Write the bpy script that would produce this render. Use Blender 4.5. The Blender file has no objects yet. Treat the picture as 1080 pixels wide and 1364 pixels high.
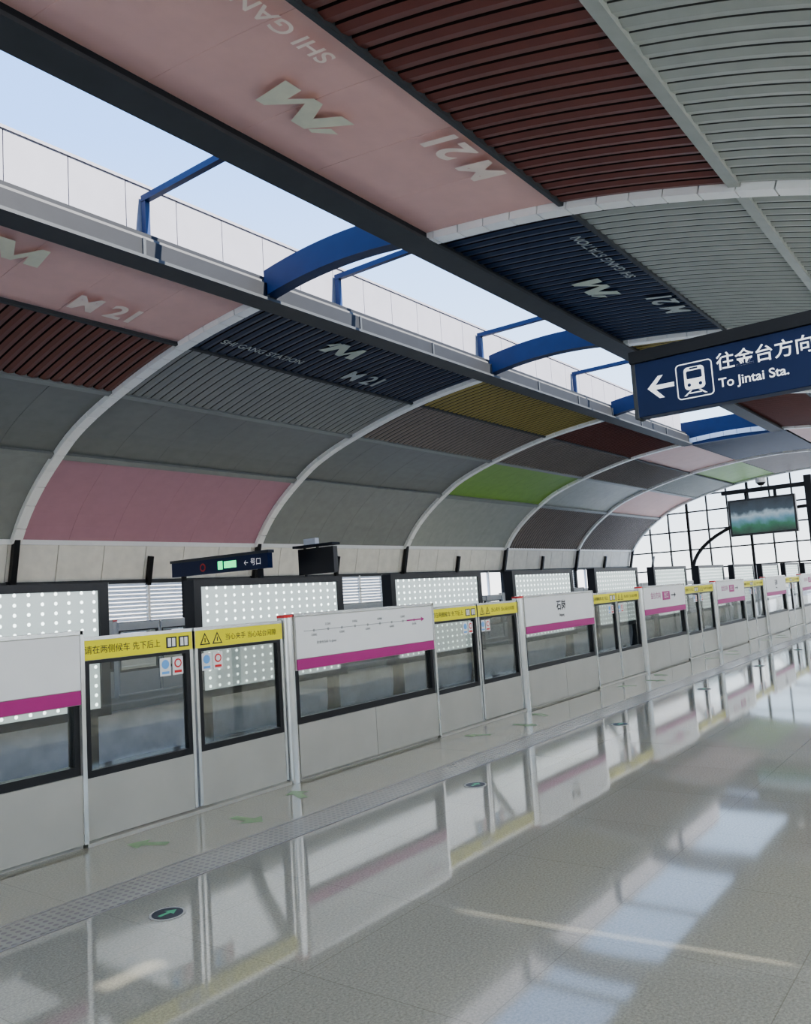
import bpy, math, random
from mathutils import Vector, Matrix
random.seed(3)
S=bpy.context.scene
COL=S.collection
# ------------------------------------------------------------------ materials
MATS={}
def mat(name,color,rough=0.5,metal=0.0,var=0.06,scale=3.0,emis=None,es=0.0,spec=0.5,bump=0.0,bscale=80):
    m=bpy.data.materials.new(name); m.use_nodes=True
    nt=m.node_tree; b=nt.nodes['Principled BSDF']
    b.inputs['Roughness'].default_value=rough; b.inputs['Metallic'].default_value=metal
    b.inputs['Specular IOR Level'].default_value=spec
    tc=nt.nodes.new('ShaderNodeTexCoord')
    n=nt.nodes.new('ShaderNodeTexNoise'); n.inputs['Scale'].default_value=scale; n.inputs['Detail'].default_value=4
    nt.links.new(tc.outputs['Object'],n.inputs['Vector'])
    r=nt.nodes.new('ShaderNodeValToRGB')
    r.color_ramp.elements[0].position=0.3; r.color_ramp.elements[1].position=0.7
    r.color_ramp.elements[0].color=tuple(max(0,c*(1-var)) for c in color)+(1,)
    r.color_ramp.elements[1].color=tuple(min(1,c*(1+var)) for c in color)+(1,)
    nt.links.new(n.outputs['Fac'],r.inputs['Fac']); nt.links.new(r.outputs['Color'],b.inputs['Base Color'])
    if emis:
        b.inputs['Emission Color'].default_value=tuple(emis)+(1,); b.inputs['Emission Strength'].default_value=es
    if bump>0:
        n2=nt.nodes.new('ShaderNodeTexNoise'); n2.inputs['Scale'].default_value=bscale
        nt.links.new(tc.outputs['Object'],n2.inputs['Vector'])
        bp=nt.nodes.new('ShaderNodeBump'); bp.inputs['Strength'].default_value=bump; bp.inputs['Distance'].default_value=0.01
        nt.links.new(n2.outputs['Fac'],bp.inputs['Height']); nt.links.new(bp.outputs['Normal'],b.inputs['Normal'])
    MATS[name]=m; return m
def glass(name,tint,refl=0.12,rough=0.02,hi=.8):
    m=bpy.data.materials.new(name); m.use_nodes=True; nt=m.node_tree
    nt.nodes.remove(nt.nodes['Principled BSDF']); out=nt.nodes['Material Output']
    t=nt.nodes.new('ShaderNodeBsdfTransparent'); t.inputs['Color'].default_value=tuple(tint)+(1,)
    g=nt.nodes.new('ShaderNodeBsdfGlossy'); g.inputs['Roughness'].default_value=rough
    lw=nt.nodes.new('ShaderNodeLayerWeight'); lw.inputs['Blend'].default_value=0.35
    mr=nt.nodes.new('ShaderNodeMapRange'); mr.inputs['To Min'].default_value=refl; mr.inputs['To Max'].default_value=hi
    nt.links.new(lw.outputs['Fresnel'],mr.inputs['Value'])
    mx=nt.nodes.new('ShaderNodeMixShader')
    nt.links.new(mr.outputs['Result'],mx.inputs['Fac']); nt.links.new(t.outputs[0],mx.inputs[1]); nt.links.new(g.outputs[0],mx.inputs[2])
    nt.links.new(mx.outputs[0],out.inputs['Surface']); MATS[name]=m; return m

mat('pink',(.78,.49,.435),.45,var=.03); mat('pink_rose',(.50,.27,.33),.45,var=.03)
mat('maroon',(.165,.050,.036),.4); mat('navy',(.024,.040,.085),.38)
mat('grey',(.27,.285,.275),.4); mat('grey_lt',(.39,.41,.375),.4); mat('grey_dk',(.20,.21,.205),.4)
mat('grey_brown',(.25,.21,.185),.4); mat('green',(.24,.42,.09),.45); mat('yellow_olive',(.36,.29,.08),.42)
mat('gap_shade_dark',(.035,.022,.020),.8,spec=.1); mat('gap_shade_grey',(.11,.115,.11),.8,spec=.1)  # shade in the gaps between ceiling slats, put into the groove colour
mat('rib_white',(.94,.94,.92),.35,var=.02); mat('beam_dark',(.022,.024,.028),.6,spec=.25)
mat('beam_grey',(.06,.065,.07),.5,spec=.3)
mat('parapet',(.285,.28,.31),.6,var=.03,spec=.2); mat('blue_steel',(.018,.038,.110),.45,spec=.3)
mat('cream',(.90,.87,.79),.5); mat('white',(.62,.62,.61),.35,var=.02); mat('louvre_white',(.75,.76,.76),.4); mat('black',(.012,.012,.014),.35)
mat('steel',(.41,.40,.36),.32,.35,var=.04); mat('steel_bright',(.70,.70,.67),.22,.7)
mat('magenta',(.34,.02,.165),.4,var=.02); mat('yellow',(.66,.60,.02),.4,var=.03)
mat('red',(.55,.03,.03),.35); mat('sticker_blue',(.15,.35,.65),.4); mat('text_dark',(.02,.02,.025),.5)
mat('text_white',(.9,.9,.9),.5,emis=(1,1,1),es=.2); mat('logo_pale',(.74,.72,.56),.6); mat('logo_white',(.56,.61,.52),.6)
mat('text_pale',(.90,.76,.66),.6); mat('text_navy',(.46,.50,.48),.6)
mat('sign_navy',(.010,.022,.075),.4,spec=.3); mat('concrete',(.60,.585,.55),.85,var=.15,bump=.3); mat('rail_steel',(.35,.33,.31),.35,.8)
mat('tactile_edge',(.19,.18,.165),.4); mat('ground',(.42,.42,.40),.9,var=.2,scale=.05)
mat('green_mark',(.05,.36,.16),.35); mat('green_pale',(.17,.28,.13),.35); mat('green_led',(.05,.6,.2),.4,emis=(.1,1,.35),es=.8)
mat('shell',(.10,.10,.10),.7)
glass('door_glass',(.95,.97,.95),.10,hi=.65); glass('window_glass',(.93,.96,.97),.05)
def transl():  # unseen near roof row, added so sun through it gives soft fill
    m=bpy.data.materials.new('translucent_fill_sheet'); m.use_nodes=True; nt=m.node_tree; nt.nodes.remove(nt.nodes['Principled BSDF']); out=nt.nodes['Material Output']
    t=nt.nodes.new('ShaderNodeBsdfTranslucent'); d=nt.nodes.new('ShaderNodeBsdfDiffuse'); mx=nt.nodes.new('ShaderNodeMixShader'); mx.inputs['Fac'].default_value=.25
    n=nt.nodes.new('ShaderNodeTexNoise'); n.inputs['Scale'].default_value=2; r=nt.nodes.new('ShaderNodeValToRGB'); r.color_ramp.elements[0].color=(.84,.86,.86,1); r.color_ramp.elements[1].color=(.92,.93,.92,1)
    nt.links.new(n.outputs['Fac'],r.inputs['Fac']); nt.links.new(r.outputs['Color'],t.inputs['Color']); nt.links.new(r.outputs['Color'],d.inputs['Color'])
    nt.links.new(t.outputs[0],mx.inputs[1]); nt.links.new(d.outputs[0],mx.inputs[2]); nt.links.new(mx.outputs[0],out.inputs['Surface']); MATS['translucent_fill_sheet']=m
transl()
# floor granite
def floor_mat():
    m=bpy.data.materials.new('granite_floor'); m.use_nodes=True; nt=m.node_tree; b=nt.nodes['Principled BSDF']
    tc=nt.nodes.new('ShaderNodeTexCoord')
    n=nt.nodes.new('ShaderNodeTexNoise'); n.inputs['Scale'].default_value=80; n.inputs['Detail'].default_value=5; n.inputs['Roughness'].default_value=.75
    nt.links.new(tc.outputs['Object'],n.inputs['Vector'])
    r=nt.nodes.new('ShaderNodeValToRGB'); e=r.color_ramp.elements
    e[0].position=.34; e[0].color=(.20,.194,.158,1); e[1].position=.64; e[1].color=(.335,.325,.27,1)
    nt.links.new(n.outputs['Fac'],r.inputs['Fac'])
    n2=nt.nodes.new('ShaderNodeTexNoise'); n2.inputs['Scale'].default_value=.7; n2.inputs['Detail'].default_value=3
    nt.links.new(tc.outputs['Object'],n2.inputs['Vector'])
    br=nt.nodes.new('ShaderNodeTexBrick'); br.offset=0; br.inputs['Scale'].default_value=1
    br.inputs['Brick Width'].default_value=.9; br.inputs['Row Height'].default_value=.9; br.inputs['Mortar Size'].default_value=.0025
    br.inputs['Color1'].default_value=(1,1,1,1); br.inputs['Color2'].default_value=(.95,.95,.94,1); br.inputs['Mortar'].default_value=(.74,.72,.70,1)
    nt.links.new(tc.outputs['Object'],br.inputs['Vector'])
    mx=nt.nodes.new('ShaderNodeMix'); mx.data_type='RGBA'; mx.blend_type='MULTIPLY'; mx.inputs['Factor'].default_value=1
    nt.links.new(r.outputs['Color'],mx.inputs['A']); nt.links.new(br.outputs['Color'],mx.inputs['B'])
    nt.links.new(mx.outputs['Result'],b.inputs['Base Color'])
    mr=nt.nodes.new('ShaderNodeMapRange'); mr.inputs['To Min'].default_value=.03; mr.inputs['To Max'].default_value=.075
    nt.links.new(n2.outputs['Fac'],mr.inputs['Value']); nt.links.new(mr.outputs['Result'],b.inputs['Roughness'])
    b.inputs['IOR'].default_value=1.52
    MATS['granite_floor']=m
floor_mat()
def tactile_mat():
    m=bpy.data.materials.new('tactile'); m.use_nodes=True; nt=m.node_tree; b=nt.nodes['Principled BSDF']
    tc=nt.nodes.new('ShaderNodeTexCoord')
    sc=nt.nodes.new('ShaderNodeVectorMath'); sc.operation='MULTIPLY'; sc.inputs[1].default_value=(1/.05,1/.05,0)
    fr=nt.nodes.new('ShaderNodeVectorMath'); fr.operation='FRACTION'
    sb=nt.nodes.new('ShaderNodeVectorMath'); sb.operation='SUBTRACT'; sb.inputs[1].default_value=(.5,.5,0)
    ln=nt.nodes.new('ShaderNodeVectorMath'); ln.operation='LENGTH'
    lt=nt.nodes.new('ShaderNodeMath'); lt.operation='LESS_THAN'; lt.inputs[1].default_value=.3
    nt.links.new(tc.outputs['Object'],sc.inputs[0]); nt.links.new(sc.outputs[0],fr.inputs[0]); nt.links.new(fr.outputs[0],sb.inputs[0]); nt.links.new(sb.outputs[0],ln.inputs[0]); nt.links.new(ln.outputs['Value'],lt.inputs[0])
    mx=nt.nodes.new('ShaderNodeMix'); mx.data_type='RGBA'; mx.inputs['A'].default_value=(.23,.22,.19,1); mx.inputs['B'].default_value=(.14,.13,.12,1)
    nt.links.new(lt.outputs[0],mx.inputs['Factor']); nt.links.new(mx.outputs['Result'],b.inputs['Base Color'])
    b.inputs['Roughness'].default_value=.25; MATS['tactile']=m
tactile_mat()
def led_mat():
    m=bpy.data.materials.new('led_panel'); m.use_nodes=True; nt=m.node_tree; b=nt.nodes['Principled BSDF']
    tc=nt.nodes.new('ShaderNodeTexCoord')
    sc=nt.nodes.new('ShaderNodeVectorMath'); sc.operation='MULTIPLY'; sc.inputs[1].default_value=(1/.17,0,1/.115)
    fr=nt.nodes.new('ShaderNodeVectorMath'); fr.operation='FRACTION'
    sb=nt.nodes.new('ShaderNodeVectorMath'); sb.operation='SUBTRACT'; sb.inputs[1].default_value=(.5,0,.5)
    s2=nt.nodes.new('ShaderNodeVectorMath'); s2.operation='MULTIPLY'; s2.inputs[1].default_value=(.17,0,.115)
    ln=nt.nodes.new('ShaderNodeVectorMath'); ln.operation='LENGTH'
    lt=nt.nodes.new('ShaderNodeMath'); lt.operation='LESS_THAN'; lt.inputs[1].default_value=.021
    for a,c in ((tc.outputs['Object'],sc),(sc.outputs[0],fr),(fr.outputs[0],sb),(sb.outputs[0],s2),(s2.outputs[0],ln)): nt.links.new(a,c.inputs[0])
    nt.links.new(ln.outputs['Value'],lt.inputs[0])
    mr=nt.nodes.new('ShaderNodeMapRange'); mr.inputs['To Min'].default_value=.30; mr.inputs['To Max'].default_value=2.2
    nt.links.new(lt.outputs[0],mr.inputs['Value']); nt.links.new(mr.outputs['Result'],b.inputs['Emission Strength'])
    b.inputs['Emission Color'].default_value=(.84,.96,.93,1); b.inputs['Base Color'].default_value=(.40,.45,.44,1)
    b.inputs['Roughness'].default_value=.3; MATS['led_panel']=m
led_mat()
def screen_mat():
    m=bpy.data.materials.new('tv_picture'); m.use_nodes=True; nt=m.node_tree; b=nt.nodes['Principled BSDF']
    tc=nt.nodes.new('ShaderNodeTexCoord'); sp=nt.nodes.new('ShaderNodeSeparateXYZ'); nt.links.new(tc.outputs['Object'],sp.inputs[0])
    n=nt.nodes.new('ShaderNodeTexNoise'); n.inputs['Scale'].default_value=5; n.inputs['Detail'].default_value=3
    nt.links.new(tc.outputs['Object'],n.inputs['Vector'])
    ad=nt.nodes.new('ShaderNodeMath'); ad.operation='MULTIPLY_ADD'; ad.inputs[1].default_value=.25; nt.links.new(n.outputs['Fac'],ad.inputs[0]); nt.links.new(sp.outputs['Z'],ad.inputs[2])
    mr=nt.nodes.new('ShaderNodeMapRange'); mr.inputs['From Min'].default_value=2.58; mr.inputs['From Max'].default_value=3.36; nt.links.new(ad.outputs[0],mr.inputs['Value'])
    r=nt.nodes.new('ShaderNodeValToRGB'); e=r.color_ramp.elements
    e[0].position=0; e[0].color=(.006,.02,.012,1); e[1].position=1; e[1].color=(.006,.008,.012,1)
    for p,c in((.25,(.02,.12,.06,1)),(.4,(.10,.22,.30,1)),(.55,(.28,.36,.42,1)),(.66,(.03,.05,.07,1))):
        x=e.new(p); x.color=c
    nt.links.new(mr.outputs[0],r.inputs['Fac']); nt.links.new(r.outputs['Color'],b.inputs['Emission Color']); b.inputs['Emission Strength'].default_value=.6
    b.inputs['Base Color'].default_value=(.01,.01,.012,1); b.inputs['Roughness'].default_value=.2; MATS['tv_picture']=m
screen_mat()

# ------------------------------------------------------------------ builders
def empty(name,loc=(0,0,0),parent=None):
    o=bpy.data.objects.new(name,None); COL.objects.link(o); o.location=loc; o.empty_display_size=.2
    if parent: o.parent=parent
    return o
class MB:
    def __init__(s): s.v=[];s.f=[];s.m=[];s.names=[]
    def mi(s,n):
        if n not in s.names: s.names.append(n)
        return s.names.index(n)
    def poly(s,pts,m):
        i=len(s.v); s.v+= [tuple(p) for p in pts]; s.f.append(tuple(range(i,i+len(pts)))); s.m.append(s.mi(m))
    def hexa(s,p,m):
        i=len(s.v); s.v+=[tuple(q) for q in p]; k=s.mi(m)
        for f in ((3,2,1,0),(4,5,6,7),(0,1,5,4),(1,2,6,5),(2,3,7,6),(3,0,4,7)):
            s.f.append(tuple(i+j for j in f)); s.m.append(k)
    def box(s,x0,x1,y0,y1,z0,z1,m):
        s.hexa([(x0,y0,z0),(x1,y0,z0),(x1,y1,z0),(x0,y1,z0),(x0,y0,z1),(x1,y0,z1),(x1,y1,z1),(x0,y1,z1)],m)
    def bar(s,a,b,w,h,m,up=(0,0,1)):
        a=Vector(a);b=Vector(b);d=(b-a).normalized();u=Vector(up)
        if abs(d.dot(u))>.99:u=Vector((1,0,0))
        r=d.cross(u).normalized();u=r.cross(d).normalized();r*=w/2;u*=h/2
        s.hexa([a-r-u,a+r-u,b+r-u,b-r-u,a-r+u,a+r+u,b+r+u,b-r+u],m)
    def cyl(s,a,b,r0,m,r1=None,n=16):
        r1=r0 if r1 is None else r1
        a=Vector(a);b=Vector(b);d=(b-a).normalized();u=Vector((0,0,1)) if abs(d.z)<.9 else Vector((1,0,0))
        r=d.cross(u).normalized();u=r.cross(d);i=len(s.v);k=s.mi(m)
        for c,q in((a,r0),(b,r1)):
            for j in range(n):
                t=2*math.pi*j/n; s.v.append(tuple(c+(r*math.cos(t)+u*math.sin(t))*q))
        for j in range(n):
            s.f.append((i+j,i+(j+1)%n,i+n+(j+1)%n,i+n+j)); s.m.append(k)
        s.f.append(tuple(i+j for j in range(n))[::-1]); s.m.append(k)
        s.f.append(tuple(i+n+j for j in range(n))); s.m.append(k)
    def mesh(s,name):
        me=bpy.data.meshes.new(name); me.from_pydata(s.v,[],s.f)
        for n in s.names: me.materials.append(MATS[n])
        for p,k in zip(me.polygons,s.m): p.material_index=k
        me.update(); return me
    def obj(s,name,parent=None,bevel=0,loc=(0,0,0)):
        o=bpy.data.objects.new(name,s.mesh(name)); COL.objects.link(o); o.location=loc
        if parent:o.parent=parent
        if bevel:
            b=o.modifiers.new('bevel','BEVEL'); b.width=bevel; b.segments=2; b.limit_method='ANGLE'
        return o
def text(body,loc,size,right,up,m,parent=None,name='lettering',align='CENTER',bold=0,ext=.001):
    c=bpy.data.curves.new(name,'FONT'); c.body=body; c.size=size; c.align_x=align; c.align_y='CENTER'; c.extrude=ext; c.offset=bold
    c.materials.append(MATS[m]); o=bpy.data.objects.new(name,c); COL.objects.link(o)
    r=Vector(right).normalized();u=Vector(up).normalized();n=r.cross(u)
    M=Matrix((r,u,n)).transposed().to_4x4(); M.translation=Vector(loc)
    if parent:o.parent=parent
    o.matrix_basis=M
    return o
# ------------------------------------------------------------------ dimensions
YC=10.0
PTS=[(-2,8.0),(0,8.1),(2,8.0),(4.8,7.66),(7.4,7.04),(9.1,6.45),(10.1,5.87),(11.0,5.22),(11.7,4.55),(12.25,3.8)]
def zf(d):
    d=max(0,min(12.25,d))
    for i in range(1,len(PTS)-1):
        x0,y0=PTS[i];x1,y1=PTS[i+1]
        if d<=x1+1e-9:
            h=x1-x0;m0=(y1-PTS[i-1][1])/(x1-PTS[i-1][0])
            m1=(PTS[i+2][1]-y0)/(PTS[i+2][0]-x0) if i+2<len(PTS) else (y1-y0)/h*1.15
            t=(d-x0)/h
            return (2*t**3-3*t**2+1)*y0+(t**3-2*t**2+t)*h*m0+(-2*t**3+3*t**2)*y1+(t**3-t**2)*h*m1
    return PTS[-1][1]
def P(x,d,sg,off=0):
    e=.02; dz=(zf(min(12.25,d+e))-zf(d-e))/((min(12.25,d+e))-(d-e)); n=Vector((-dz,1)).normalized()
    return (x,YC+sg*(d+n.x*off),zf(d)+n.y*off)
RX=[-15.25,-6.2,2.85,11.9,20.95,30.0,39.05,48.1,57.15]
ROWS=[2.15,4.8,7.4,10.05,12.25]
SKYEND=39.05
# ------------------------------------------------------------------ ceiling
ceil=empty('ceiling')
T='translucent_fill_sheet'
L={0:['maroon','grey','grey_dk','grey'],1:['grey','green','grey','grey_lt'],2:['pink','maroon','grey_dk','grey'],3:['navy','grey','grey_dk','pink_rose'],
   4:['yellow_olive','grey_brown','grey_dk','grey'],5:['maroon','grey_brown','green','grey_lt'],6:['pink','grey_brown','grey_lt','grey_brown'],7:['green','grey_lt','pink','grey_brown']}
R={0:['navy','grey','grey_lt',T],1:['grey','maroon','grey',T],2:['pink','maroon','grey_lt',T],3:['navy','grey_lt','grey_lt',T],
   4:['yellow_olive','grey','grey_lt',T],5:['maroon','grey','green',T],6:['pink','grey_brown','grey_lt',T],7:['grey','pink','grey',T]}
SMOOTH={'pink','pink_rose','green',T}
for side,sg,tab in(('far',1,L),('near',-1,R)):
    for b in range(8):
        x0=RX[b]+.14;x1=RX[b+1]-.14
        mb=MB()
        for r in range(4):
            m=tab[b][r]; d0=ROWS[r]+.03;d1=ROWS[r+1]-.03
            smooth=(m in SMOOTH) or (sg==1 and r>=2 and not (r==3 and b>=6))
            xs=[]
            if smooth:
                n=6
                for i in range(n):
                    a=x0+(x1-x0)*i/n;c=x0+(x1-x0)*(i+1)/n
                    xs+=[(a+.006,0,0),(c-.006,0,0),(c-.003,.008,0)]
                xs=xs[:-1]
            else:
                p=.27;n=int((x1-x0)/p);p=(x1-x0)/n
                strong=m in('maroon','navy','yellow_olive','grey_brown')
                g=.15 if strong else .09
                for i in range(n):
                    a=x0+p*i; xs+=[(a,.03,1),(a+p*g,.03,1),(a+p*(g+.02),-.02,0),(a+p*.55,-.045,0),(a+p*.985,-.02,1)]
            gk=mb.mi('gap_shade_dark' if m in('maroon','navy','yellow_olive') else 'gap_shade_grey')
            nd=8;base=len(mb.v);k=mb.mi(m)
            for (x,o,f) in xs:
                for j in range(nd+1): mb.v.append(P(x,d0+(d1-d0)*j/nd,sg,o))
            for i in range(len(xs)-1):
                for j in range(nd):
                    q=base+i*(nd+1)+j; mb.f.append((q,q+1,q+nd+2,q+nd+1)); mb.m.append(gk if (not smooth and xs[i][2]) else k)
        if RX[b]>=SKYEND-.1 and sg==1:
            k=mb.mi('navy' if b==6 else 'grey_brown');base=len(mb.v)
            n=30
            for i in range(n+1):
                x=x0+(x1-x0)*i/n
                for j in range(9):
                    d=-2.1+4.2*j/8; mb.v.append((x,YC+d,zf(abs(d))-(.05 if i%2 else 0)))
            for i in range(n):
                for j in range(8):
                    q=base+i*9+j; mb.f.append((q,q+1,q+10,q+9)); mb.m.append(k)
        mb.obj('panel_bay_'+side,ceil)
    mb=MB()
    for r in (1,2,3):
        m='grey_lt' if r>=2 else 'beam_grey'
        w=.08 if r>=2 else .04
        d=ROWS[r]
        a=P(0,d-w,sg,-.08);c=P(0,d+w,sg,-.08);a2=P(0,d-w,sg,.05);c2=P(0,d+w,sg,.05)
        X0,X1=RX[0],RX[-1]
        if sg>0: m='beam_grey' if r==1 else 'grey'
        mb.hexa([(X0,a[1],a[2]),(X1,a[1],a[2]),(X1,c[1],c[2]),(X0,c[1],c[2]),(X0,a2[1],a2[2]),(X1,a2[1],a2[2]),(X1,c2[1],c2[2]),(X0,c2[1],c2[2])],m)
    n=30; dlim=12.25 if sg>0 else 10.1  # near shell stops short to let sun onto the added fill row
    for i in range(n):
        da=1.9+(dlim-1.9)*i/n;db=1.9+(dlim-1.9)*(i+1)/n
        p=[P(0,da,sg,.1),P(0,db,sg,.1),P(0,db,sg,.3),P(0,da,sg,.3)]
        mb.hexa([(RX[0],)+p[0][1:],(RX[-1]+.4,)+p[0][1:],(RX[-1]+.4,)+p[1][1:],(RX[0],)+p[1][1:],(RX[0],)+p[3][1:],(RX[-1]+.4,)+p[3][1:],(RX[-1]+.4,)+p[2][1:],(RX[0],)+p[2][1:]],'shell')
    mb.obj('roof_shell_'+side,ceil)
    mb=MB()
    for x in RX:
        n=40;dmax=12.25;dmin=2.1 if x<SKYEND-.1 else 0
        for i in range(n):
            da=dmin+(dmax-dmin)*i/n;db=dmin+(dmax-dmin)*(i+1)/n
            g=.0 if i%2 else .02
            q=[P(0,da,sg,-.13),P(0,db-g,sg,-.13),P(0,db-g,sg,.09),P(0,da,sg,.09)]
            w=.14
            mb.hexa([(x-w,)+q[0][1:],(x+w,)+q[0][1:],(x+w,)+q[1][1:],(x-w,)+q[1][1:],(x-w,)+q[3][1:],(x+w,)+q[3][1:],(x+w,)+q[2][1:],(x-w,)+q[2][1:]],'rib_white')
    mb.obj('arch_rib_'+side,ceil)
    mb=MB()
    def yb(a,b): 
        A,B=YC+sg*a,YC+sg*b
        return (min(A,B),max(A,B))
    y0,y1=yb(1.85,2.2); mb.box(RX[0],SKYEND,y0,y1,7.86,8.22,'beam_dark')
    y0,y1=yb(1.72,2.25); mb.box(RX[0],SKYEND,y0,y1,7.80,7.86,'beam_grey')
    y0,y1=yb(2.0,2.5); mb.box(RX[0],SKYEND,y0,y1,8.22,8.42,'beam_dark')
    x=RX[0]
    while x<SKYEND:
        y0,y1=yb(1.82,1.85); mb.box(x,x+.06,y0,y1,7.86,8.22,'beam_grey'); x+=3.0
    mb.obj('skylight_beam_'+side,ceil)
    mb=MB(); x=RX[0]
    y0,y1=yb(2.5,2.56)
    while x<SKYEND+.5:
        mb.box(x+.008,x+1.15-.008,y0,y1,8.2,9.6,'parapet'); x+=1.15
    y0,y1=yb(2.47,2.62); mb.box(RX[0],SKYEND+.5,y0,y1,9.6,9.66,'parapet')
    y0,y1=yb(2.56,2.62); mb.box(RX[0],SKYEND+.5,y0,y1,8.0,9.6,'parapet')
    mb.obj('parapet_'+side,ceil)
mb=MB(); mb.box(SKYEND,RX[-1]+.4,YC-2.2,YC+2.2,8.3,8.5,'shell'); mb.box(SKYEND-.1,SKYEND+.1,YC-2.2,YC+2.2,7.8,8.9,'blue_steel'); mb.obj('closed_ridge',ceil)
mb=MB()
for x in [v for v in RX if v<SKYEND-.1]:
    n=12
    for i in range(n):
        ya=-1.9+3.8*i/n;yb2=-1.9+3.8*(i+1)/n
        za=8.22+.16*(1-(ya/1.9)**2);zb=8.22+.16*(1-(yb2/1.9)**2)
        mb.hexa([(x-.15,YC+ya,za-.27),(x+.15,YC+ya,za-.27),(x+.15,YC+yb2,zb-.27),(x-.15,YC+yb2,zb-.27),(x-.15,YC+ya,za+.27),(x+.15,YC+ya,za+.27),(x+.15,YC+yb2,zb+.27),(x-.15,YC+yb2,zb+.27)],'blue_steel')
mb.obj('skylight_cross_beams',ceil)
mb=MB()
for x in (-10.2,-3.8,2.8,9.25,14.7,21.2,27.8,34.3):
    mb.box(x-.06,x+.06,YC-2.45,YC+2.45,9.26,9.38,'blue_steel')
    for y in (YC-2.45,YC+2.33): mb.box(x-.05,x+.05,y,y+.12,8.3,9.3,'blue_steel')
mb.obj('skylight_portal_frames',ceil)
# painted graphics wrapped on the vault
def wrap_mesh(me,x,d,sg,s=1,off=-.075):
    for v in me.vertices:
        v.co=Vector(P(x+sg*v.co.x*s,d-v.co.y*s,sg,off))
    me.update()
def painted_text(body,x,d,sg,size,m,name,bold=0):
    c=bpy.data.curves.new('tmp','FONT'); c.body=body; c.size=size; c.align_x='CENTER'; c.align_y='CENTER'; c.offset=bold
    t=bpy.data.objects.new('tmp',c); COL.objects.link(t)
    dg=bpy.context.evaluated_depsgraph_get(); dg.update(); me=bpy.data.meshes.new_from_object(t.evaluated_get(dg)); me.name=name
    bpy.data.objects.remove(t); wrap_mesh(me,x,d,sg); me.materials.clear(); me.materials.append(MATS[m])
    for p in me.polygons: p.material_index=0
    o=bpy.data.objects.new(name,me); COL.objects.link(o); o.parent=ceil
def logo(x,d,sg,s,m):
    mb=MB()
    polys=[[(-.85,-.42),(-.50,-.42),(-.12,.42),(-.46,.42)],
           [(-.12,.42),(-.46,.42),(-.32,.10),(-.02,-.42),(.10,-.42),(.16,-.18)],
           [(.10,-.42),(.16,-.18),(.52,.42),(.72,.42),(.20,-.42)],
           [(.40,.18),(.52,.42),(.72,.42),(.86,-.42),(.50,-.42)],
           [(-.95,.05),(-.62,.40),(-.50,.36),(-.72,.02)]]
    for i,p in enumerate(polys): mb.poly([P(x+sg*a*s,d-b*s,sg,-.070-.001*i) for a,b in p],m)
    mb.obj('line_logo',ceil)
def graphics(b,sg,m,tm,nm,dl=0,ds=0,dm=0,ts=.33,ddl=0):
    x0=RX[b]; dd=0 if sg>0 else .32
    logo(x0+4.35+dl,3.05+dd+ddl,sg,.74,m)
    d=4.15+dd*.8
    painted_text('SHI GANG STATION',x0+2.35+ds,d,sg,ts,tm,'station_lettering',.005)
    painted_text('M 21',x0+6.55+dm,d,sg,.76,nm,'line_number',.022)
graphics(2,1,'logo_pale','text_pale','text_pale',-.2,0,.15);graphics(3,1,'logo_white','text_navy','text_navy',-.7,-.4,-.8,.29);graphics(2,-1,'logo_pale','text_pale','text_pale',.2,-.1,.15,.36);graphics(3,-1,'logo_white','text_navy','text_navy',-.1,.2,-.5,.29,.1)

# ------------------------------------------------------------------ floor / tracks
XE=57.3
mb=MB(); mb.box(RX[0],XE,-2.42,5.62,-.25,0,'granite_floor'); mb.box(RX[0],XE,-2.42,5.5,-1.6,-.25,'concrete'); mb.obj('floor')
mb=MB(); mb.box(RX[0],XE,14.38,22.4,-.25,0,'granite_floor'); mb.box(RX[0],XE,14.5,22.4,-1.6,-.25,'concrete'); mb.obj('opposite_platform')
mb=MB(); mb.box(RX[0],XE,5.51,14.37,-1.6,-1.3,'concrete'); mb.obj('track_bed')
for yc in (7.4,12.6):
    e=empty('railway_track',(0,yc,-1.3)); mb=MB()
    x=RX[0]
    while x<56.8: mb.box(x,x+.26,-1.2,1.2,0,.16,'concrete'); x+=.62
    for s in(-.7175,.7175):
        mb.box(RX[0],XE,s-.075,s+.075,.16,.18,'rail_steel');mb.box(RX[0],XE,s-.01,s+.01,.18,.29,'rail_steel');mb.box(RX[0],XE,s-.036,s+.036,.29,.33,'rail_steel')
    mb.obj('rails_and_sleepers',e)
mb=MB(); mb.box(-400,500,-400,500,-7.2,-7,'ground'); mb.obj('ground')
mb=MB(); mb.box(RX[0],XE,4.22,4.52,0,.003,'tactile'); mb.box(RX[0],XE,4.20,4.22,0,.003,'tactile_edge'); mb.box(RX[0],XE,4.52,4.54,0,.003,'tactile_edge'); mb.obj('tactile_paving_strip')
for k in range(-1,12):
    x=2.86+3.1*k; e=empty('evacuation_floor_marker',(x,3.85,0)); mb=MB()
    mb.cyl((0,0,0),(0,0,.004),.095,'steel',n=28); mb.cyl((0,0,.004),(0,0,.0055),.082,'text_dark',n=28)
    mb.poly([(-.055,-.012,.006),(.01,-.012,.006),(.01,-.04,.006),(.06,0,.006),(.01,.04,.006),(.01,.012,.006),(-.055,.012,.006)],'green_mark'); mb.obj('disc',e)
def farrow(x,y,ang,s):
    e=empty('boarding_floor_arrow',(x,y,0)); e.rotation_euler=(0,0,ang); mb=MB()
    mb.poly([(-.035*s,-.14*s,.002),(.035*s,-.14*s,.002),(.035*s,.02*s,.002),(.1*s,.02*s,.002),(0,.14*s,.002),(-.1*s,.02*s,.002),(-.035*s,.02*s,.002)],'green_pale'); mb.obj('arrow',e)
BAY=4.37;X0=5.42
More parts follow.
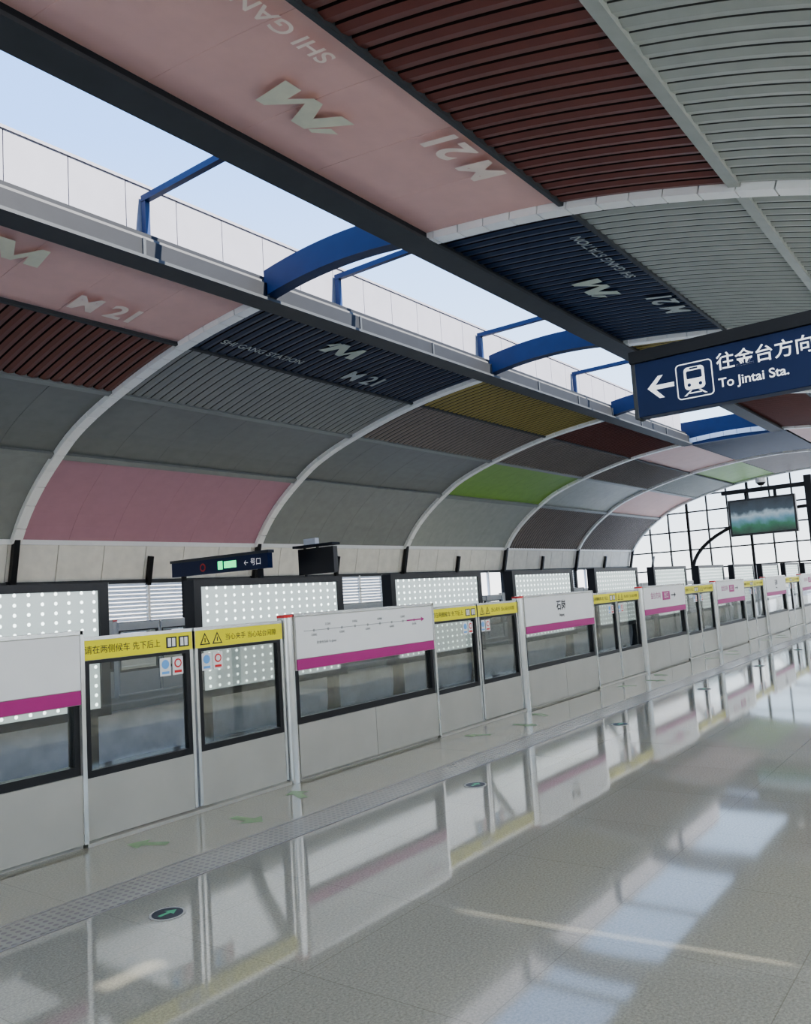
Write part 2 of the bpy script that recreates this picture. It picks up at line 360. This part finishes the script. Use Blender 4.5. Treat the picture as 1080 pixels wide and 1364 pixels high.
for k in range(-1,5):
    c=X0+BAY*k-1.03
    farrow(c,4.9,math.pi,1.2); farrow(c-.75,5.1,.5,1.1); farrow(c+.75,5.1,-.5,1.1)

# ------------------------------------------------------------------ platform screen doors
def psd_mesh():
    mb=MB(); F=2.32; D=.11
    mb.cyl((.045,.035,0),(.045,.035,1.475),.052,'steel_bright',n=20); mb.box(-.005,.095,.03,D,0,1.475,'steel_bright')
    mb.cyl((.045,.035,1.475),(.045,.035,1.50),.054,'red',n=20); mb.box(-.007,.097,.035,D+.002,1.475,1.5,'red')
    mb.box(.095,F,.03,D-.01,0,.03,'steel')
    for a,b in((.10,F/2+.05),(F/2+.056,F)): mb.box(a,b,.0,D,.03,.50,'steel')
    mb.box(.095,.15,.02,D-.01,.5,1.0,'black');mb.box(F-.055,F,.02,D-.01,.5,1.0,'black')
    mb.box(.15,F-.055,.02,D-.01,.5,.56,'black')
    mb.box(.15,F-.055,.05,.058,.56,1.0,'door_glass')
    mb.box(.095,F,-.002,D,.985,1.49,'steel'); mb.box(.095,F+.01,-.012,D+.01,1.478,1.505,'steel_bright')
    mb.box(.11,F-.015,-.010,-.002,1.09,1.472,'white'); mb.box(.11,F-.015,-.011,-.002,.99,1.085,'magenta')
    mb.box(F-.012,F+.02,-.012,D+.01,.03,1.505,'steel_bright')
    D0=F+.02;D1=BAY-.02;mid=(D0+D1)/2
    mb.box(D0,D1,.0,.12,0,.025,'steel')
    for a,b in((D0,mid-.012),(mid+.012,D1)):
        mb.box(a,b,.04,.09,1.43,1.455,'steel_bright')
        mb.box(a,b,.04,.09,1.285,1.43,'steel'); mb.box(a+.004,b-.004,.034,.04,1.288,1.428,'yellow')
        mb.box(a,a+.028,.036,.092,.04,1.43,'steel_bright');mb.box(b-.028,b,.036,.092,.04,1.43,'steel_bright')
        mb.box(a+.028,b-.028,.04,.09,.035,.46,'steel')
        mb.box(a+.028,b-.028,.04,.09,.46,.51,'black');mb.box(a+.028,b-.028,.04,.09,1.26,1.285,'black')
        mb.box(a+.028,a+.068,.04,.09,.51,1.26,'black');mb.box(b-.068,b-.028,.04,.09,.51,1.26,'black')
        mb.box(a+.068,b-.068,.06,.066,.51,1.26,'door_glass')
    for sx,c in((mid-.32,'sticker_blue'),(mid-.20,'red'),(mid+.09,'sticker_blue'),(mid+.21,'red')):
        mb.box(sx,sx+.1,.052,.0595,1.10,1.24,'white')
        mb.cyl((sx+.05,.0515,1.19),(sx+.05,.05,1.19),.036,c,n=16); mb.box(sx+.015,sx+.085,.050,.052,1.115,1.135,c)
        if c=='red': mb.cyl((sx+.05,.0499,1.19),(sx+.05,.049,1.19),.024,'white',n=16)
    for sx in(mid-.27,mid-.15):
        mb.box(sx,sx+.1,.032,.034,1.315,1.40,'text_dark'); mb.box(sx+.015,sx+.045,.030,.032,1.325,1.39,'white'); mb.box(sx+.055,sx+.085,.030,.032,1.325,1.39,'white')
    return mb.mesh('screen_door_bay')
pm=psd_mesh()
RGT=(1,0,0);UP=(0,0,1)
YP=5.42
for k in range(-4,11):
    x=X0+BAY*k
    e=empty('platform_screen_door',(x,YP,0))
    o=bpy.data.objects.new('screen_door_bay',pm); COL.objects.link(o); o.parent=e
    b=o.modifiers.new('bevel','BEVEL'); b.width=.003; b.segments=1; b.limit_method='ANGLE'
    e2=empty('platform_screen_door',(x+BAY,2*YC-YP,0)); e2.rotation_euler=(0,0,math.pi)
    o=bpy.data.objects.new('screen_door_bay',pm); COL.objects.link(o); o.parent=e2
    if -1<=k<=5:
        mid=(2.34+BAY-.02)/2
        text('请在两侧候车 先下后上',(2.365,.033,1.355),.064,RGT,UP,'text_dark',e,'queue_notice','LEFT',ext=.0004)
        text('当心夹手 当心站台间隙',(mid+.33,.033,1.355),.058,RGT,UP,'text_dark',e,'hazard_notice','LEFT',ext=.0004)
        mb=MB()
        for sx in(mid+.06,mid+.19): 
            mb.poly([(sx,.0335,1.31),(sx+.11,.0335,1.31),(sx+.055,.0335,1.41)],'text_dark')
            mb.poly([(sx+.018,.0325,1.32),(sx+.092,.0325,1.32),(sx+.055,.0325,1.39)],'yellow'); mb.box(sx+.05,sx+.06,.031,.0325,1.33,1.365,'text_dark')
        mb.obj('warning_triangles',e)
        if k==0:
            mb=MB(); xa,xb=.35,1.95; mb.box(.22,xb,-.0125,-.010,1.335,1.341,'grey')
            for i in range(9):
                q=xa+(xb-xa)*i/8; mb.cyl((q,-.0125,1.338),(q,-.014,1.338),.013,'grey' if i<8 else 'magenta',n=12)
            mb.box(1.82,2.1,-.0145,-.011,1.331,1.345,'magenta'); mb.poly([(2.08,-.015,1.312),(2.14,-.015,1.338),(2.08,-.015,1.364)],'magenta'); mb.obj('route_map_line',e)
            for i in range(9): text('石岗站' if i<8 else '金台站',(xa+(xb-xa)*i/8,-.012,1.385 if i%2 else 1.295),.026,RGT,UP,'grey_dk',e,'stop_name',ext=.0004)
            text('往金台方向 To Jintai',(.52,-.012,1.22),.032,RGT,UP,'grey_dk',e,'route_caption',ext=.0004)
        elif k in(1,4):
            text('石岗',(1.2,-.012,1.32),.15,RGT,UP,'text_dark',e,'station_name',bold=.003,ext=.0005); text('Shigang',(1.2,-.012,1.19),.055,RGT,UP,'text_dark',e,'station_name_latin',ext=.0005)
        elif k in (2,3,5):
            mb=MB(); mb.box(1.05,1.45,-.0125,-.010,1.22,1.38,'magenta'); mb.poly([(1.52,-.0125,1.29),(1.70,-.0125,1.29),(1.70,-.0125,1.25),(1.78,-.0125,1.30),(1.70,-.0125,1.35),(1.70,-.0125,1.31),(1.52,-.0125,1.31)],'text_dark'); mb.obj('exit_symbol',e)
            text('金台方向',(.7,-.012,1.31),.13,RGT,UP,'magenta',e,'direction_name',ext=.0005); text('出口',(1.25,-.0135,1.30),.12,RGT,UP,'white',e,'exit_lettering',ext=.0005)

# ------------------------------------------------------------------ light boxes between the tracks
def lb_mesh():
    mb=MB(); W=3.16;z0=.37;z1=2.02;y0=0;y1=.22
    mb.box(0,W,.04,y1,z0,z1,'black')
    mb.box(0,.13,0,.04,z0,z1,'black');mb.box(W-.13,W,0,.04,z0,z1,'black');mb.box(.13,W-.13,0,.04,z0,z0+.1,'black');mb.box(.13,W-.13,0,.04,z1-.1,z1,'black')
    mb.box(.13,W-.13,.03,.045,z0+.1,z1-.1,'led_panel')
    for x in(.15,W-.3):
        mb.box(x,x+.15,.06,.2,-1.3,z0,'black'); mb.box(x-.08,x+.23,-.02,.3,-1.3,-1.27,'black'); mb.bar((x+.075,.45,-1.28),(x+.075,.18,.1),.06,.06,'black')
    mb.box(.15,W-.15,.08,.16,-.5,-.42,'black')
    return mb.mesh('lightbox')
lm=lb_mesh()
for k in range(-2,12):
    e=empty('advertising_lightbox',(3.02+4.51*k,9.3,0)); o=bpy.data.objects.new('lightbox_body',lm); COL.objects.link(o); o.parent=e

# ------------------------------------------------------------------ side walls
def side_wall(name,sg):
    w=empty(name); mb=MB(); 
    def Y(d): return YC+sg*d
    def bx(x0,x1,a,b,z0,z1,m):
        A,B=Y(a),Y(b); mb.box(x0,x1,min(A,B),max(A,B),z0,z1,m)
    def cant(a,b,o,m):
        p=[(12.27+o,3.92),(12.31+o,3.92),(12.60+o,2.66),(12.56+o,2.66)]
        q=[(Y(d),z) for d,z in p]
        mb.hexa([(a,)+q[3],(b,)+q[3],(b,)+q[2],(a,)+q[2],(a,)+q[0],(b,)+q[0],(b,)+q[1],(a,)+q[1]],m)
    x=RX[0]
    slots=[(4.075,4.093),(8.2,8.215)] if sg<0 else []
    cuts=[RX[0]]+[v for s in slots for v in s]+[57.2]
    for i in range(0,len(cuts),2): cant(cuts[i],cuts[i+1],.05,'grey')
    while x<57.2:
        xe=min(x+1.5,57.2); segs=[(x+.012,xe-.012)]
        for s0,s1 in slots:
            if x<s0<xe: segs=[(x+.01,s0),(s1,xe-.01)]
        for a,b in segs: cant(a,b,0,'cream')
        x+=1.5
    bx(RX[0],57.2,12.2,12.3,3.72,3.86,'rib_white')
    bx(RX[0],57.2,12.5,12.7,2.56,2.68,'beam_grey')
    bx(RX[0],57.2,12.45,12.65,0,.9,'cream'); bx(RX[0],57.2,12.4,12.7,.9,.96,'steel')
    mb.obj('cladding',w)
    mb=MB()
    for i,x in enumerate(RX):
        bx(x-.12,x+.12,12.45,12.6,0,2.7,'beam_dark')
        mb.bar((x,Y(12.15),3.85),(x,Y(12.45),2.5),.16,.16,'black',up=(1,0,0))
        mb.bar((x+4.5,Y(12.3),3.4),(x+4.5,Y(12.5),2.5),.14,.14,'black',up=(1,0,0))
    x=RX[0]
    while x<57:
        bx(x-.04,x+.04,12.48,12.6,.96,2.6,'beam_dark' if sg<0 else 'rib_white'); x+=1.508
    mb.obj('frames',w)
    mb=MB()
    if sg>0:
        for b in range(8):
            xa,xb=RX[b]+.12,RX[b+1]-.12
            for j in range(13):
                z=1.02+.122*j; 
                a=[(Y(12.50),z+.075),(Y(12.60),z),(Y(12.605),z+.012),(Y(12.505),z+.087)]
                if b in(0,1,2,3,4,6): mb.hexa([(xa,)+a[0],(xb,)+a[0],(xb,)+a[1],(xa,)+a[1],(xa,)+a[3],(xb,)+a[3],(xb,)+a[2],(xa,)+a[2]],'louvre_white')
        mb.obj('louvres',w)
    else:
        bx(RX[0],57.2,12.53,12.54,.96,2.6,'window_glass'); mb.obj('window_1',w)
side_wall('wall_far',1); side_wall('wall_near',-1)

# ------------------------------------------------------------------ gable ends
def gable(name,X):
    w=empty(name); mb=MB(); ds=[i*1.36 for i in range(-9,10)]
    for i,d in enumerate(ds):
        t=.07 if i%3 else .13
        if abs(d)<12.2: mb.box(X-.08,X+.08,YC+d-t/2*1.2,YC+d+t/2*1.2,0 if abs(d)>4.6 else -1.3,zf(abs(d))+.05,'black')
    for z in(.9,2.2,3.5,4.8,6.1,7.2):
        dm=12.3
        while dm>0 and (zf(dm) if dm<=12.25 else (4 if z<3.8 else 0))<z: dm-=.05
        mb.box(X-.06,X+.06,YC-dm,YC+dm,z-.045,z+.045,'black')
    n=28
    for i in range(n):
        ta=math.pi*i/n;tb=math.pi*(i+1)/n
        mb.bar((X-.05,YC+8.1*math.cos(ta),2+3.7*math.sin(ta)),(X-.05,YC+8.1*math.cos(tb),2+3.7*math.sin(tb)),.2,.16,'black',up=(1,0,0))
    mb.obj('mullions',w)
    mb=MB(); pts=[(X,YC-12.25+24.5*i/40,zf(abs(-12.25+24.5*i/40))) for i in range(41)]
    mb.poly([(X,YC+12.25,0)]+[(X,YC-12.25,0)]+pts,'window_glass'); mb.obj('window_1',w)
gable('wall_end',57.45); gable('wall_rear',RX[0]-.1)

# ------------------------------------------------------------------ hanging direction sign
e=empty('hanging_direction_sign',(6.46,0,0)); mb=MB()
ya,yb=-1.0,2.34
mb.box(-.07,.07,ya,yb,2.90,3.34,'sign_navy'); mb.box(-.075,.075,yb-.02,yb+.015,2.89,3.35,'beam_grey')
mb.box(-.09,.09,ya,yb+.02,3.34,3.44,'beam_dark')
for y in(-.1,.3): mb.cyl((0,y,3.44),(0,y,zf(YC-y)),.03,'steel')
mb.obj('sign_box',e,bevel=.006)
SR=(0,-1,0)
text('往金台方向',(-.073,1.69,3.20),.138,SR,UP,'text_white',e,'direction_text','LEFT',bold=.0015)
text('To Jintai Sta.',(-.073,1.685,3.045),.098,SR,UP,'text_white',e,'direction_text_latin','LEFT',bold=.0015)
mb=MB(); X=-.0725
def q(yc,zc,pts,m,x=X,s=1): mb.poly([(x,yc-a*s,zc+b*s) for a,b in pts],m)
yc,zc=2.125,3.115
q(yc,zc,[(-.13,0),(-.02,.11),(.03,.11),(-.05,.022),(.13,.022),(.13,-.022),(-.05,-.022),(.03,-.11),(-.02,-.11)],'text_white',s=.82)
yc=1.86
def rr(w,h,r,n=5):
    o=[]
    for cx,cy,a0 in((w-r,h-r,0),(-w+r,h-r,90),(-w+r,-h+r,180),(w-r,-h+r,270)):
        for i in range(n+1):
            t=math.radians(a0+90*i/n); o.append((cx+r*math.cos(t),cy+r*math.sin(t)))
    return o
K=.78
q(yc,zc,rr(.18,.18,.04),'text_white',s=K); q(yc,zc,rr(.168,.168,.03),'sign_navy',X-.001,K)
q(yc,zc+.02*K,rr(.1,.115,.04),'text_white',X-.002,K); q(yc,zc+.055*K,rr(.075,.04,.012),'sign_navy',X-.003,K); q(yc,zc+.118*K,rr(.04,.008,.004),'sign_navy',X-.003,K)
for s in(-.055,.055): q(yc+s*K,zc-.045*K,rr(.017,.017,.016),'sign_navy',X-.003,K)
q(yc,zc,[(-.05,-.1),(-.03,-.1),(-.09,-.15),(-.115,-.15)],'text_white',X-.002,K); q(yc,zc,[(.03,-.1),(.05,-.1),(.115,-.15),(.09,-.15)],'text_white',X-.002,K); q(yc,zc-.128*K,rr(.06,.006,.003),'text_white',X-.002,K)
mb.obj('train_pictogram_and_arrow',e)

# ------------------------------------------------------------------ pole mounted TV monitor + camera
e=empty('pole_mounted_tv_monitor',(19.0,0,0)); mb=MB()
mb.box(-.04,.08,3.70,5.08,2.44,3.24,'black'); mb.box(-.043,-.04,3.74,5.04,2.48,3.20,'tv_picture'); mb.box(.08,.16,4.0,4.8,2.55,3.1,'beam_dark')
mb.box(-.05,.1,3.42,5.2,3.38,3.46,'beam_dark')
for y in(4.1,4.7): mb.box(.02,.06,y-.03,y+.03,3.2,3.4,'beam_dark')
mb.box(-.07,.07,3.35,3.49,0,3.6,'beam_dark'); mb.box(-.14,.14,3.28,3.56,0,.03,'steel'); mb.obj('monitor_body',e,bevel=.006)
mb=MB(); Yc=4.35; mb.cyl((0,Yc,3.46),(0,Yc,3.56),.02,'white'); mb.cyl((0,Yc,3.56),(0,Yc,3.66),.11,'white'); mb.cyl((0,Yc,3.50),(0,Yc,3.56),.05,'black',.1); mb.obj('cctv_camera',e,bevel=.004)

e=empty('opposite_platform_sign',(14.5,0,0)); mb=MB()
mb.box(-.08,.08,14.95,18.7,2.52,2.9,'sign_navy'); mb.box(-.1,.1,14.9,18.75,2.9,2.97,'beam_grey')
for y in(15.3,18.3): mb.box(-.05,.05,y-.05,y+.05,0,2.52,'beam_dark')
mb.cyl((-.082,17.4,2.7),(-.09,17.4,2.7),.11,'red'); mb.cyl((-.091,17.4,2.7),(-.093,17.4,2.7),.07,'sign_navy'); mb.box(-.09,-.081,16.62,16.8,2.6,2.82,'green_led'); mb.box(-.09,-.081,16.1,16.56,2.62,2.8,'green_led'); mb.obj('sign_box',e)
text('← 号口',(-.085,15.5,2.7),.2,SR,UP,'text_white',e,'exit_text')
e=empty('opposite_tv_monitor',(15.3,14.1,0)); mb=MB(); mb.box(-.06,.1,-.6,.6,2.3,2.95,'black'); mb.box(-.15,.15,-.65,.7,2.98,3.04,'beam_dark'); mb.box(0,.06,-.03,.03,2.9,3.02,'beam_dark'); mb.box(.1,.16,.5,.56,0,3.0,'beam_dark'); mb.box(-.05,.1,.0,.4,3.04,3.2,'white'); mb.obj('monitor_body',e,bevel=.01)

# ------------------------------------------------------------------ world, sun, camera
w=bpy.data.worlds.new('sky'); S.world=w; w.use_nodes=True; nt=w.node_tree; bg=nt.nodes['Background']
tc=nt.nodes.new('ShaderNodeTexCoord'); sp=nt.nodes.new('ShaderNodeSeparateXYZ'); r=nt.nodes.new('ShaderNodeValToRGB'); e=r.color_ramp.elements
nt.links.new(tc.outputs['Generated'],sp.inputs[0]); nt.links.new(sp.outputs['Z'],r.inputs['Fac'])
e[0].position=0.0; e[0].color=(1,1,1,1); e[1].position=1; e[1].color=(.16,.36,.95,1); a=e.new(.18); a.color=(.60,.78,1,1); a=e.new(.5); a.color=(.28,.50,1,1)
nt.links.new(r.outputs['Color'],bg.inputs['Color']); bg.inputs['Strength'].default_value=1.45
sd=bpy.data.lights.new('sun','SUN'); sd.energy=9; sd.angle=.012; sd.color=(1,.94,.84); so=bpy.data.objects.new('sun',sd); COL.objects.link(so)
so.rotation_euler=Vector((-.1,1,-.78)).to_track_quat('-Z','Y').to_euler()

f=1100.0; th=math.atan(810/f); p=math.atan(112/f); ro=math.atan(.065)
F=Vector((math.cos(th),math.sin(th),0));Rv=Vector((math.sin(th),-math.cos(th),0));Z=Vector((0,0,1))
fw=F*math.cos(p)+Z*math.sin(p); up=-F*math.sin(p)+Z*math.cos(p)
cx=Rv*math.cos(ro)-up*math.sin(ro); cy=Rv*math.sin(ro)+up*math.cos(ro)
M=Matrix((cx,cy,-fw)).transposed().to_4x4(); M.translation=Vector((0,0,1.6))
cd=bpy.data.cameras.new('camera'); cd.sensor_fit='HORIZONTAL'; cd.sensor_width=36; cd.lens=36*f/1080; cd.clip_end=2000
co=bpy.data.objects.new('camera',cd); COL.objects.link(co); co.matrix_world=M; S.camera=co
S.view_settings.view_transform='AgX'; S.view_settings.look='AgX - Medium High Contrast'; S.view_settings.exposure=0.78
